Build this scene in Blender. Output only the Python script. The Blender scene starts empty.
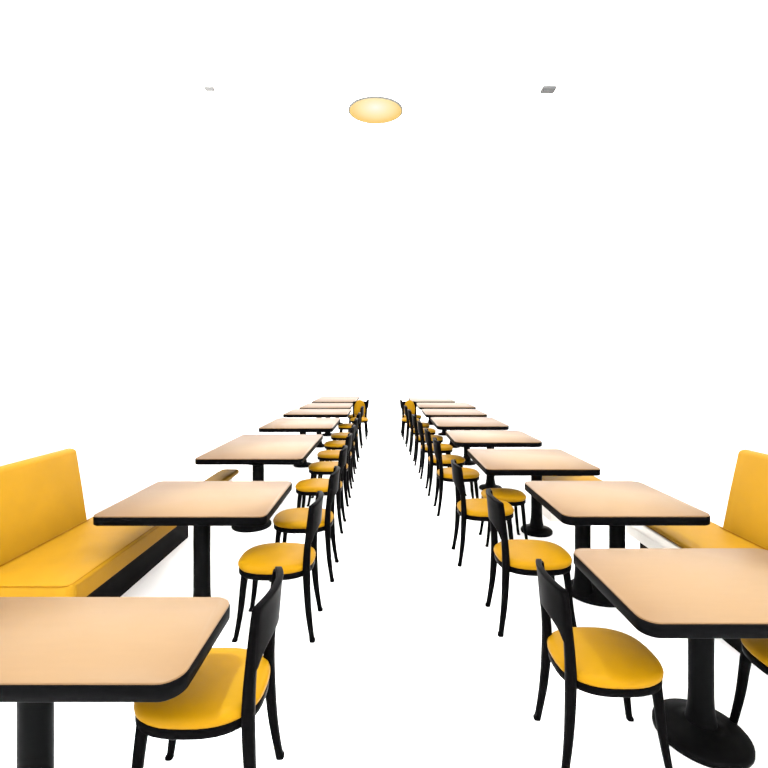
import bpy, bmesh, math
from mathutils import Vector, Matrix

S = bpy.context.scene
COL = S.collection
PI = math.pi

# ------------------------------------------------------------------ materials
def mat(name, color, rough=0.5, spec=0.3, noise=None, bump=0.0, bump_scale=200.0, emit=None, ior=1.5):
    m = bpy.data.materials.new(name)
    m.use_nodes = True
    nt = m.node_tree
    b = nt.nodes['Principled BSDF']
    b.inputs['Base Color'].default_value = (*color, 1)
    b.inputs['Roughness'].default_value = rough
    b.inputs['Specular IOR Level'].default_value = spec
    b.inputs['IOR'].default_value = ior
    tc = nt.nodes.new('ShaderNodeTexCoord')
    if noise:
        scale, amount, stretch = noise
        mp = nt.nodes.new('ShaderNodeMapping')
        mp.inputs['Scale'].default_value = stretch
        nt.links.new(tc.outputs['Object'], mp.inputs['Vector'])
        n = nt.nodes.new('ShaderNodeTexNoise')
        n.inputs['Scale'].default_value = scale
        n.inputs['Detail'].default_value = 5
        nt.links.new(mp.outputs['Vector'], n.inputs['Vector'])
        r = nt.nodes.new('ShaderNodeValToRGB')
        r.color_ramp.elements[0].position = 0.3
        r.color_ramp.elements[1].position = 0.7
        r.color_ramp.elements[0].color = (*[c * (1 - amount) for c in color], 1)
        r.color_ramp.elements[1].color = (*[c * (1 + amount) for c in color], 1)
        nt.links.new(n.outputs['Fac'], r.inputs['Fac'])
        nt.links.new(r.outputs['Color'], b.inputs['Base Color'])
    if bump:
        n2 = nt.nodes.new('ShaderNodeTexNoise')
        n2.inputs['Scale'].default_value = bump_scale
        nt.links.new(tc.outputs['Object'], n2.inputs['Vector'])
        bp = nt.nodes.new('ShaderNodeBump')
        bp.inputs['Strength'].default_value = bump
        bp.inputs['Distance'].default_value = 0.002
        nt.links.new(n2.outputs['Fac'], bp.inputs['Height'])
        nt.links.new(bp.outputs['Normal'], b.inputs['Normal'])
    if emit:
        b.inputs['Emission Color'].default_value = (*emit[0], 1)
        b.inputs['Emission Strength'].default_value = emit[1]
    return m

LAMINATE = mat('beech_laminate', (0.113, 0.0655, 0.0300), 0.42, 0.09, noise=(6.0, 0.02, (1, 9, 1)))
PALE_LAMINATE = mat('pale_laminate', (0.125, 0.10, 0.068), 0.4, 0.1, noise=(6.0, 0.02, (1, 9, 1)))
BLACK_EDGE = mat('black_edge_band', (0.0014, 0.0014, 0.0016), 0.45, 0.5, noise=(30, 0.15, (1, 1, 1)), ior=1.06)
BLACK_WOOD = mat('black_painted_wood', (0.0013, 0.0012, 0.0013), 0.42, 0.5, noise=(25, 0.2, (1, 1, 6)), ior=1.05)
BLACK_METAL = mat('black_powder_coat', (0.0013, 0.0013, 0.0014), 0.5, 0.022, noise=(40, 0.15, (1, 1, 1)))
BLACK_PLINTH = mat('black_plinth', (0.0018, 0.0016, 0.0016), 0.6, 0.03, noise=(20, 0.2, (1, 1, 1)))
YELLOW = mat('yellow_vinyl', (0.212, 0.106, 0.0016), 0.45, 0.035, noise=(5, 0.05, (1, 1, 1)), bump=0.15)
BENCH_YELLOW = mat('bench_yellow_vinyl', (0.246, 0.127, 0.0064), 0.5, 0.04, noise=(3, 0.06, (1, 1, 1)), bump=0.12)
SEAM = mat('amber_seam', (0.17, 0.07, 0.002), 0.5, 0.03, noise=(30, 0.1, (1, 1, 1)))
SHADED_YELLOW = mat('shaded_bench_vinyl', (0.205, 0.100, 0.0055), 0.5, 0.04, noise=(3, 0.06, (1, 1, 1)), bump=0.12)  # bench yellow with the front face's shade put into the colour
CREAM = mat('cream_panel', (0.72, 0.69, 0.64), 0.6, 0.1, noise=(8, 0.04, (1, 1, 1)))
FLOOR = mat('white_floor', (0.96, 0.96, 0.96), 0.7, 0.1, noise=(1.5, 0.01, (1, 1, 1)))
WALL = mat('white_wall', (0.95, 0.95, 0.95), 0.85, 0.05, noise=(3, 0.01, (1, 1, 1)))
CEIL = mat('white_ceiling_added_glow', (0.9, 0.9, 0.9), 0.9, 0.0, noise=(3, 0.01, (1, 1, 1)), emit=((1, 1, 1), 3.2))  # white ceiling with a glow added to light the whole room
GREY = mat('grey_fitting', (0.085, 0.085, 0.085), 0.5, 0.05, noise=(30, 0.1, (1, 1, 1)))
PALE_GREY = mat('pale_grey_fitting', (0.19, 0.19, 0.188), 0.5, 0.05, noise=(30, 0.1, (1, 1, 1)))
RING = mat('white_trim_ring', (0.10, 0.10, 0.097), 0.4, 0.05, noise=(30, 0.05, (1, 1, 1)))

def lens_material():
    m = bpy.data.materials.new('warm_lamp_diffuser')
    m.use_nodes = True
    nt = m.node_tree
    b = nt.nodes['Principled BSDF']
    b.inputs['Base Color'].default_value = (0.05, 0.04, 0.02, 1)
    b.inputs['Roughness'].default_value = 0.6
    b.inputs['Specular IOR Level'].default_value = 0.0
    tc = nt.nodes.new('ShaderNodeTexCoord')
    mp = nt.nodes.new('ShaderNodeMapping')
    # painted glow, brightest off centre, stands in for the lit bowl inside
    mp.inputs['Location'].default_value = (-0.004, 0.28, 0)
    mp.inputs['Scale'].default_value = (7.6, 7.6, 0)
    g = nt.nodes.new('ShaderNodeTexGradient')
    g.gradient_type = 'SPHERICAL'
    r = nt.nodes.new('ShaderNodeValToRGB')
    e = r.color_ramp.elements
    e[0].position = 0.0; e[0].color = (0.93, 0.60, 0.17, 1)
    e[1].position = 0.95; e[1].color = (1.0, 0.97, 0.84, 1)
    k = e.new(0.45); k.color = (0.99, 0.84, 0.46, 1)
    nt.links.new(tc.outputs['Object'], mp.inputs['Vector'])
    nt.links.new(mp.outputs['Vector'], g.inputs['Vector'])
    nt.links.new(g.outputs['Fac'], r.inputs['Fac'])
    nt.links.new(r.outputs['Color'], b.inputs['Emission Color'])
    b.inputs['Emission Strength'].default_value = 0.9
    return m
LENS = lens_material()

# ------------------------------------------------------------------ mesh helpers
def obj(name, bm, m, parent=None, smooth=True, bevel=0.0, segs=2, angle=40):
    bmesh.ops.recalc_face_normals(bm, faces=bm.faces[:])
    me = bpy.data.meshes.new(name)
    bm.to_mesh(me); bm.free()
    me.materials.append(m)
    if smooth:
        for p in me.polygons: p.use_smooth = True
    o = bpy.data.objects.new(name, me)
    COL.objects.link(o)
    if parent: o.parent = parent
    if bevel:
        b = o.modifiers.new('bevel', 'BEVEL')
        b.width = bevel; b.segments = segs; b.limit_method = 'ANGLE'; b.angle_limit = math.radians(angle)
        b.harden_normals = False
    if smooth:
        es = o.modifiers.new('edges', 'EDGE_SPLIT')
        es.split_angle = math.radians(50)
    return o

def loft(bm, rings, cap=True):
    """rings: lists of points, each the same length, closed loops."""
    vr = [[bm.verts.new(p) for p in ring] for ring in rings]
    n = len(vr[0])
    for a, b in zip(vr, vr[1:]):
        for i in range(n):
            j = (i + 1) % n
            bm.faces.new((a[i], a[j], b[j], b[i]))
    if cap:
        bm.faces.new(vr[0][::-1]); bm.faces.new(vr[-1])
    return bm

def lathe_rings(profile, cx=0, cy=0, n=32, sx=1, sy=1):
    return [[(cx + r * sx * math.cos(2 * PI * i / n), cy + r * sy * math.sin(2 * PI * i / n), z) for i in range(n)] for r, z in profile]

def rounded_rect(hx, hy, r, z, n=8, cx=0, cy=0):
    pts = []
    for sx, sy, a0 in ((1, 1, 0), (-1, 1, PI / 2), (-1, -1, PI), (1, -1, 3 * PI / 2)):
        for k in range(n + 1):
            a = a0 + PI / 2 * k / n
            pts.append((cx + sx * (hx - r) + r * math.cos(a), cy + sy * (hy - r) + r * math.sin(a), z))
    return pts

def superellipse(ax, ay, z, p=2.6, n=48, taper=0.0):
    pts = []
    for i in range(n):
        a = 2 * PI * i / n
        c, s = math.cos(a), math.sin(a)
        x = ax * math.copysign(abs(c) ** (2 / p), c)
        y = ay * math.copysign(abs(s) ** (2 / p), s)
        y *= 1 + taper * (x / ax)
        pts.append((x, y, z))
    return pts

def catmull(pts, sub=5):
    out = []
    P = [pts[0]] + list(pts) + [pts[-1]]
    for i in range(1, len(P) - 2):
        p0, p1, p2, p3 = P[i - 1], P[i], P[i + 1], P[i + 2]
        for k in range(sub):
            t = k / sub
            out.append(tuple(0.5 * ((2 * b) + (-a + c) * t + (2 * a - 5 * b + 4 * c - d) * t * t + (-a + 3 * b - 3 * c + d) * t ** 3)
                             for a, b, c, d in zip(p0, p1, p2, p3)))
    out.append(tuple(pts[-1]))
    return out

def stick(pts, sub=5, n=12, p=3.2):
    """pts: (x, y, z, rx, ry): a leg whose section stays level, rounded-square."""
    bm = bmesh.new()
    rings = []
    for x, y, z, rx, ry in catmull(pts, sub):
        ring = superellipse(rx, ry, z, p, n)
        rings.append([(x + q[0], y + q[1], z) for q in ring])
    return loft(bm, rings)

def box(bm, x0, x1, y0, y1, z0, z1):
    v = [bm.verts.new(p) for p in ((x0, y0, z0), (x1, y0, z0), (x1, y1, z0), (x0, y1, z0), (x0, y0, z1), (x1, y0, z1), (x1, y1, z1), (x0, y1, z1))]
    for f in ((0, 3, 2, 1), (4, 5, 6, 7), (0, 1, 5, 4), (1, 2, 6, 5), (2, 3, 7, 6), (3, 0, 4, 7)):
        bm.faces.new([v[i] for i in f])
    return bm

def prism_y(bm, prof, y0, y1):
    """closed (x, z) outline pulled from y0 to y1"""
    return loft(bm, [[(x, y0, z) for x, z in prof], [(x, y1, z) for x, z in prof]])

def tag(o, label, cat, group=None):
    o['label'] = label; o['category'] = cat
    if group: o['group'] = group
    return o

def thing(name, label, cat, loc=(0, 0, 0), rz=0.0, group=None):
    o = bpy.data.objects.new(name, None)
    COL.objects.link(o)
    o.empty_display_size = 0.1
    o.location = loc; o.rotation_euler = (0, 0, rz)
    return tag(o, label, cat, group)

def dup(root, loc, rz, label, group=None):
    r = root.copy(); COL.objects.link(r)
    r.location = loc; r.rotation_euler = (0, 0, rz); r['label'] = label
    if group: r['group'] = group
    for ch in list(root.children):
        c = ch.copy(); COL.objects.link(c); c.parent = r
        for g in list(ch.children):
            d = g.copy(); COL.objects.link(d); d.parent = c
    return r

def struct(name, bm, m):
    o = obj(name, bm, m, smooth=False)
    o['kind'] = 'structure'
    return o

# ------------------------------------------------------------------ the room
XL, XR, YB, YF, HC = -2.84, 3.02, 16.0, -3.0, 3.0
struct('floor', box(bmesh.new(), XL - .1, XR + .1, YF, YB + .1, -0.1, 0), FLOOR)
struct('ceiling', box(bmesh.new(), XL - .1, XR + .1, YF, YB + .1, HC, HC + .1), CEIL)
struct('wall_left', box(bmesh.new(), XL - .1, XL, YF, YB, 0, HC), WALL)
struct('wall_right', box(bmesh.new(), XR, XR + .1, YF, YB, 0, HC), WALL)
struct('wall_back', box(bmesh.new(), XL, XR, YB, YB + .1, 0, HC), WALL)

# ------------------------------------------------------------------ chairs (face local +x, backrest at -x)
def seat_parts(t):
    bm = bmesh.new()                                   # black hoop under the cushion
    A, B = 0.245, 0.212
    loft(bm, [superellipse(A - .035, B - .035, .396), superellipse(A - .006, B - .006, .396), superellipse(A, B, .402),
              superellipse(A, B, .432), superellipse(A - .006, B - .006, .438)])
    obj('seat_frame', bm, BLACK_WOOD, t)
    bm = bmesh.new()                                   # domed cushion
    prof = [(0.004, .436), (-.004, .446), (-.005, .456), (-.001, .466), (.010, .475), (.03, .481), (.07, .486), (.13, .489), (.19, .490)]
    loft(bm, [superellipse(A - d, B - d * .95, z, 2.6 if d < .05 else 2.3) for d, z in prof])
    obj('seat_cushion', bm, YELLOW, t)

def front_legs(t):
    for s in (-1, 1):
        obj('leg', stick([(.175, .140 * s, .425, .024, .022), (.186, .148 * s, .33, .021, .020), (.200, .158 * s, .18, .018, .018),
                          (.222, .172 * s, .035, .0155, .0155), (.230, .175 * s, .012, .0175, .0175), (.231, .176 * s, 0, .017, .017)]), BLACK_WOOD, t)

def back_panel_mesh(z_top=.856):
    bm = bmesh.new()
    ny, nz = 18, 12
    W = .172
    def surf(u, v):                                    # u -1..1 across, v 0..1 up
        zb = .60 + .085 * math.sqrt(max(0, 1 - (abs(u) / .90) ** 2)) if abs(u) < .90 else .60
        zt = z_top + .012 * (1 - u * u)
        z = zb + (zt - zb) * v
        w = W * (0.94 + 0.06 * (z - .55) / .32)
        x = -.222 - .034 * (z - .45) / .42 - .036 * (1 - u * u)
        return x, u * w, z
    th = .012
    front, back = [], []
    for i in range(nz + 1):
        fr, br = [], []
        for j in range(ny + 1):
            u = -1 + 2 * j / ny; v = i / nz
            x, y, z = surf(u, v)
            k = 1.0 + .35 * max(0, (v - .8) / .2)      # slightly thicker top rail
            fr.append(bm.verts.new((x + th * k, y, z))); br.append(bm.verts.new((x - th * k, y, z)))
        front.append(fr); back.append(br)
    for i in range(nz):
        for j in range(ny):
            bm.faces.new((front[i][j], front[i][j + 1], front[i + 1][j + 1], front[i + 1][j]))
            bm.faces.new((back[i][j], back[i + 1][j], back[i + 1][j + 1], back[i][j + 1]))
    for j in range(ny):
        bm.faces.new((front[0][j], back[0][j], back[0][j + 1], front[0][j + 1]))
        bm.faces.new((front[nz][j], front[nz][j + 1], back[nz][j + 1], back[nz][j]))
    for i in range(nz):
        bm.faces.new((front[i][0], front[i + 1][0], back[i + 1][0], back[i][0]))
        bm.faces.new((front[i][ny], back[i][ny], back[i + 1][ny], front[i + 1][ny]))
    return bm

def make_chair(label, cat, loc, rz, group, padded=False):
    t = thing('dining_chair', label, cat, loc, rz, group)
    seat_parts(t)
    front_legs(t)
    for s in (-1, 1):
        obj('leg', stick([(-.262, .180 * s, 0, .0175, .0175), (-.261, .179 * s, .012, .0185, .0185), (-.254, .175 * s, .04, .0165, .0165),
                          (-.232, .163 * s, .20, .0205, .020), (-.220, .153 * s, .40, .0245, .0235), (-.221, .150 * s, .52, .0235, .023),
                          (-.232, .152 * s, .66, .0205, .022), (-.244, .155 * s, .79, .0165, .0195), (-.250, .156 * s, .846, .0145, .0165)]), BLACK_WOOD, t)
    p = obj('backrest', back_panel_mesh(), BLACK_WOOD, t, bevel=.005)
    if padded:
        bm = bmesh.new()
        rings = []
        for d, x in ((0.02, -.262), (0, -.240), (0, -.215), (.012, -.200), (.05, -.192)):
            ring = []
            for q in superellipse(.165 - d, .20 - d, 0, 2.5, 40):
                y, z = q[0], q[1]
                ring.append((x - .06 * (z + .2), y * (1 - .9 * (z + .2)), .70 + z))
            rings.append(ring)
        loft(bm, rings)
        obj('back_cushion', bm, YELLOW, t)
    return t

ORD = ['nearest', 'second', 'third', 'fourth', 'fifth', 'sixth', 'seventh', 'eighth', 'ninth', 'farthest']
LEFT = [(-.725, 1.83), (-.715, 3.03), (-.68, 3.82), (-.70, 4.86), (-.71, 5.75), (-.72, 6.55), (-.73, 7.4), (-.73, 8.3), (-.73, 9.6), (-.68, 11.5)]
RIGHT = [(1.0, 2.06), (1.015, 3.09), (.92, 4.1), (.89, 5.4), (.86, 6.2), (.83, 7.1), (.80, 8.0), (.77, 8.9), (.74, 9.8), (.70, 11.4)]
XTRA = {
    ('left', 0): 'black chair with yellow seat tucked under the nearest left table, partly hidden by it',
    ('left', 1): 'black chair with round yellow seat standing in full view beside the second left table',
    ('right', 0): 'black chair with yellow seat and arched back opening at the nearest right table',
    ('right', 1): 'black chair with round yellow seat beside the second right table, its back towards the aisle',
    ('right', 2): 'black chair with yellow seat beside the third right table, right in front of the stool',
}
proto = None
for side, spots, rz in (('left', LEFT, PI), ('right', RIGHT, 0.0)):
    for i, (x, y) in enumerate(spots):
        lab = XTRA.get((side, i), f'black chair with yellow seat, {ORD[i]} from the front in the {side} aisle row')
        if i == 9: lab = f'black chair at the far end of the {side} aisle row, farthest from the camera'
        grp = f'chairs along the {side} side of the aisle'
        if proto is None: proto = make_chair(lab, 'chair', (x, y, 0), rz, grp)
        else: c = dup(proto, (x, y, 0), rz, lab, grp)
        if (side, i) == ('right', 0): c.scale = (.93, .93, .93)
dup(proto, (1.91, 2.0, 0), PI, 'black chair with yellow seat at the bottom right edge, half out of frame')['group'] = 'chairs on the wall side'

cy = make_chair('chair with a yellow padded back facing forward, far end of the left row', 'chair', (-.59, 10.75, 0), -PI / 2, 'yellow backed chairs at the far end', padded=True)
dup(cy, (.62, 10.7, 0), -PI / 2, 'chair with a yellow padded back facing forward, far end of the right row')

st = thing('stool', 'low black stool with round yellow seat, behind the second right chair', 'stool', (1.19, 4.49, 0), 0)
st.scale = (.86, .86, 1.0)
seat_parts(st)
front_legs(st)
for s in (-1, 1):
    obj('leg', stick([(-.175, .140 * s, .425, .024, .022), (-.186, .148 * s, .33, .021, .020), (-.200, .158 * s, .18, .018, .018),
                      (-.222, .172 * s, .035, .0155, .0155), (-.230, .175 * s, .012, .0175, .0175), (-.231, .176 * s, 0, .017, .017)]), BLACK_WOOD, st)

# ------------------------------------------------------------------ tables
def make_table(label, x0, x1, y0, y1, columns, base_c, base_r=(.24, .24), col_r=.056, corner=.07, top=LAMINATE, group=None):
    cx, cy_ = (x0 + x1) / 2, (y0 + y1) / 2
    hx, hy = (x1 - x0) / 2, (y1 - y0) / 2
    t = thing('dining_table', label, 'table', (cx, cy_, 0), 0, group)
    bm = bmesh.new()
    loft(bm, [rounded_rect(hx - .002, hy - .002, corner, .742), rounded_rect(hx - .002, hy - .002, corner, .7475), rounded_rect(hx - .0055, hy - .0055, corner - .003, .750)])
    obj('table_top', bm, top, t)
    bm = bmesh.new()
    loft(bm, [rounded_rect(hx - .06, hy - .06, corner * .5, .684), rounded_rect(hx - .006, hy - .006, corner - .005, .684), rounded_rect(hx, hy, corner, .690),
              rounded_rect(hx + .001, hy + .001, corner, .735), rounded_rect(hx - .003, hy - .003, corner, .7425)])
    obj('edge_band', bm, BLACK_EDGE, t)
    for px, py in columns:
        bm = bmesh.new()
        px -= cx; py -= cy_
        loft(bm, lathe_rings([(col_r * 1.5, .03), (col_r * 1.25, .07), (col_r * 1.05, .14), (col_r, .2), (col_r, .67), (col_r * 1.6, .68), (col_r * 2.1, .686)], px, py, 28))
        obj('column', bm, BLACK_METAL, t)
    bm = bmesh.new()
    bx, by = base_c[0] - cx, base_c[1] - cy_
    loft(bm, lathe_rings([(.97, 0), (1, .006), (1, .022), (.95, .033), (.6, .046), (.38, .062), (.30, .075)], bx, by, 40, *base_r))
    obj('base', bm, BLACK_METAL, t)
    return t

G = 'tables in the left row'
make_table('brown topped table nearest on the left, cut by the left edge of the picture', -1.80, -.645, 1.416, 1.945, [(-1.30, 1.68)], (-1.30, 1.68), corner=.075, group=G)
make_table('brown topped table second from front on the left, in front of the yellow bench', -1.945, -.785, 2.975, 3.885, [(-1.262, 3.12)], (-1.262, 3.12), (.17, .17), corner=.05, group=G)
make_table('brown topped table third from front on the left', -2.035, -.875, 4.80, 6.50, [(-1.37, 4.90)], (-1.44, 4.90), (.21, .21), col_r=.062, corner=.06, group=G)
for lab, x0, x1, y0, y1 in (('fourth', -2.0, -.82, 7.12, 8.52), ('fifth', -2.06, -.74, 9.12, 10.25), ('sixth', -2.0, -.80, 10.55, 11.85), ('farthest', -1.98, -.78, 12.25, 14.35)):
    make_table(f'brown topped table {lab} from the front in the left row', x0, x1, y0, y1, [((x0 + x1) / 2, (y0 + y1) / 2)], ((x0 + x1) / 2, (y0 + y1) / 2), (.16, .16), group=G)

G = 'tables in the right row'
make_table('large brown topped table nearest on the right, rounded front corner towards the aisle', 1.012, 2.09, 1.748, 2.46, [(1.50, 2.13)], (1.50, 2.13), (.2, .2), col_r=.052, corner=.07, group=G)
make_table('brown topped table second from front on the right, on twin black columns', 1.197, 2.195, 2.98, 3.89, [(1.51, 3.42), (1.772, 3.42)], (1.655, 3.45), (.25, .21), corner=.07, group=G)
make_table('brown topped table third from front on the right, with a yellow seat under it', .985, 2.10, 4.32, 5.37, [(1.60, 4.72)], (1.60, 4.72), (.16, .16), corner=.06, group=G)
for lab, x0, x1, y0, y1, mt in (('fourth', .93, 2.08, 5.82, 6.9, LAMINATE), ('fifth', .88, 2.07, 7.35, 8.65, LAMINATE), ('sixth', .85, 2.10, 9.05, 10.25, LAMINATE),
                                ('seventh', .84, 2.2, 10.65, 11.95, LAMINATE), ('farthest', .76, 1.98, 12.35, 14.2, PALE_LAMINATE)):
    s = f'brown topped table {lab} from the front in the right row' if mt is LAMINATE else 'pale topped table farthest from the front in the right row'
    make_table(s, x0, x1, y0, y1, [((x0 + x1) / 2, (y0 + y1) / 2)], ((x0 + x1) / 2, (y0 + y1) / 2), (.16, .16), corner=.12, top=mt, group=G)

# ------------------------------------------------------------------ wall benches
def cushion(bm, x0, x1, y0, y1, z0, z1, r=.035):
    cx, cy_ = (x0 + x1) / 2, (y0 + y1) / 2
    hx, hy = (x1 - x0) / 2, (y1 - y0) / 2
    rings = [rounded_rect(hx - .01, hy - .01, r, z0, 6, cx, cy_), rounded_rect(hx, hy, r, z0 + .01, 6, cx, cy_)]
    rings.append(rounded_rect(hx + .002, hy + .002, r, z0 + (z1 - z0) * .5, 6, cx, cy_))
    for k in range(6):
        a = PI / 2 * k / 5
        d = .024 * (1 - math.cos(a))
        rings.append(rounded_rect(hx - d, hy - d, max(r - d * .6, .008), z1 - .024 + .018 * math.sin(a), 6, cx, cy_))
    rings.append(rounded_rect(hx - .10, hy - .10, .03, z1 + .001, 6, cx, cy_))
    rings.append(rounded_rect(hx - .20, hy - .20, .02, z1 + .003, 6, cx, cy_))
    return loft(bm, rings)

def tube(bm, pts, r, n=8):
    rings = []
    P = [Vector(p) for p in pts]
    for i, p in enumerate(P):
        d = (P[min(i + 1, len(P) - 1)] - P[max(i - 1, 0)]).normalized()
        up = Vector((0, 0, 1)) if abs(d.z) < .9 else Vector((1, 0, 0))
        a = d.cross(up).normalized(); b = a.cross(d).normalized()
        rings.append([tuple(p + a * r * math.cos(2 * PI * k / n) + b * r * math.sin(2 * PI * k / n)) for k in range(n)])
    return loft(bm, rings)

def back_slab(bm, sgn, xb, xt, th, y0, y1, z0, z1):
    """leaning backrest; rounded top, x grows away from the seat by sgn"""
    prof = [(xb, z0), (xb + (xt - xb) * .5, z0 + (z1 - z0) * .5)]
    for k in range(7):
        a = PI * k / 6
        prof.append((xt + sgn * (th / 2 - th / 2 * math.cos(a)), z1 - .035 + .035 * math.sin(a)))
    prof += [(xb + sgn * (th + .03), z0)]
    return prism_y(bm, prof, y0, y1)

# left bench: front edge at x=-1.84
bl = thing('bench', 'long yellow upholstered bench with tall back against the left wall', 'bench', (-2.2, 3.2, 0))
def local(o):
    r = o.parent
    o.matrix_parent_inverse = Matrix.Translation(-r.location)
    return o
lc = local(obj('seat_cushion', cushion(bmesh.new(), -2.50, -1.835, 2.63, 4.60, .318, .462), BENCH_YELLOW, bl))
lb = local(obj('backrest', back_slab(bmesh.new(), -1, -2.455, -2.55, .11, 2.63, 3.745, .40, 1.062), BENCH_YELLOW, bl, bevel=.018, segs=3))
bm = bmesh.new()
tube(bm, [(-2.40, 2.635, .452), (-1.885, 2.632, .452), (-1.858, 2.640, .452), (-1.846, 2.665, .452), (-1.846, 4.56, .452)], .0035)
obj('piping', bm, SEAM, lc)
bm = bmesh.new()
tube(bm, [(-2.452, 2.64, .4655), (-2.452, 3.74, .4655)], .004)
obj('seam', bm, SEAM, lb)
local(obj('plinth', box(bmesh.new(), -2.60, -1.99, 2.68, 4.58, 0, .32), BLACK_PLINTH, bl, smooth=False))

local(obj('front_panel', box(bmesh.new(), -1.86, -1.8295, 2.675, 4.55, .323, .440), SHADED_YELLOW, bl, smooth=False, bevel=.006))  # added strip; its darker colour carries the shade of the seat front

# right bench
br = thing('bench', 'yellow upholstered bench with tall back against the right wall', 'bench', (2.4, 3.2, 0))
local(obj('seat_cushion', cushion(bmesh.new(), 2.17, 2.72, 2.50, 3.84, .41, .462), BENCH_YELLOW, br))
local(obj('front_panel', box(bmesh.new(), 2.06, 2.80, 2.50, 3.84, .318, .409), CREAM, br, smooth=False, bevel=.01))
rb = local(obj('backrest', back_slab(bmesh.new(), 1, 2.665, 2.80, .11, 2.50, 3.57, .40, 1.085), BENCH_YELLOW, br, bevel=.018, segs=3))
bm = bmesh.new()
tube(bm, [(2.662, 2.51, .4655), (2.662, 3.565, .4655)], .004)
obj('seam', bm, SEAM, rb)
local(obj('plinth', box(bmesh.new(), 2.16, 2.78, 2.55, 3.80, 0, .32), BLACK_PLINTH, br, smooth=False))

# low backless benches half hidden below the third tables
b2 = thing('low_bench', 'small backless yellow bench under the third left table, mostly hidden', 'bench', (-1.9, 5.2, 0))
local(obj('seat_cushion', cushion(bmesh.new(), -2.02, -1.80, 4.75, 5.62, .40, .462, .05), BENCH_YELLOW, b2))
local(obj('plinth', box(bmesh.new(), -1.98, -1.86, 4.85, 5.52, 0, .402), CREAM, b2, smooth=False))
b3 = thing('low_bench', 'backless yellow bench under the third right table, seen as a strip', 'bench', (2.1, 5.15, 0))
local(obj('seat_cushion', cushion(bmesh.new(), 1.80, 2.46, 4.98, 5.40, .40, .465, .05), BENCH_YELLOW, b3))
local(obj('plinth', box(bmesh.new(), 1.86, 2.40, 5.04, 5.34, 0, .402), CREAM, b3, smooth=False))

# ------------------------------------------------------------------ ceiling fittings
dl = thing('downlight', 'round warm glowing downlight recessed in the white ceiling', 'ceiling light', (-.041, 2.207, HC))
bm = bmesh.new()
loft(bm, lathe_rings([(.127, 0), (.134, 0), (.134, -.005), (.131, -.007), (.128, -.006), (.124, -.003)], 0, 0, 48, 1, .86), cap=False)
obj('trim_ring', bm, RING, dl)
bm = bmesh.new()
loft(bm, lathe_rings([(.129, -.001), (.127, -.006), (.09, -.007), (.04, -.0075), (.005, -.0075)], 0, 0, 48, 1, .86))
obj('diffuser', bm, LENS, dl)

def fitting(label, x, y, m, w, d, h):
    t = thing('ceiling_fitting', label, 'ceiling fitting', (x, y, HC), 0)
    obj('housing', box(bmesh.new(), -w / 2, w / 2, -d / 2, d / 2, -h, 0), m, t, smooth=False, bevel=.004)
    bm = bmesh.new()
    box(bm, -w * .36, w * .36, -d * .3, d * .3, -h - .003, -h)
    obj('cover', bm, m, t, smooth=False)
    return t
fitting('small dark grey rectangular fitting on the ceiling, right of the downlight', .742, 2.032, GREY, .062, .042, .014)
fitting('small pale grey rectangular fitting on the ceiling, left of the downlight', -.787, 2.03, PALE_GREY, .044, .03, .008)

# ------------------------------------------------------------------ light
w = bpy.data.worlds.new('World')
S.world = w
w.use_nodes = True
bg = w.node_tree.nodes['Background']
bg.inputs['Color'].default_value = (1, 1, 1, 1)
bg.inputs['Strength'].default_value = 3.3

def spot(x, y, tx, ty, power, size=math.radians(48), color=(.85, .97, 1.15)):  # added lamps with no fixtures, brightening the middle of the tabletops
    l = bpy.data.lights.new('added_table_spot', 'SPOT')
    l.energy = power; l.spot_size = size; l.spot_blend = 1.0; l.shadow_soft_size = .06; l.color = color
    o = bpy.data.objects.new('added_table_spot', l)
    COL.objects.link(o)
    o.location = (x, y, HC - .06)
    o.rotation_euler = (Vector((tx, ty, .75)) - o.location).to_track_quat('-Z', 'Y').to_euler()
for tx, ty, p in ((-1.02, 1.72, 560), (-1.25, 3.38, 600), (-1.30, 5.4, 560), (-1.4, 7.8, 480), (1.50, 2.02, 560), (1.70, 3.38, 600), (1.62, 4.80, 560), (1.5, 6.3, 480)):
    spot(tx, ty, tx, ty, p, math.radians(34), (.80, 1.0, 1.08))

# ------------------------------------------------------------------ camera
cam = bpy.data.cameras.new('camera')
cam.sensor_width = 36.0
cam.lens = 450.0 / 768.0 * 36.0
cam.shift_y = -19.0 / 768.0
cam.clip_start = .05
co = bpy.data.objects.new('camera', cam)
COL.objects.link(co)
co.location = (0, 0, 1.75)
co.rotation_euler = (PI / 2, 0, 0)
S.camera = co

S.cycles.diffuse_bounces = 8
S.cycles.max_bounces = 14
S.view_settings.view_transform = 'Standard'
S.view_settings.look = 'None'
S.view_settings.exposure = 0.0
S.view_settings.gamma = 1.0
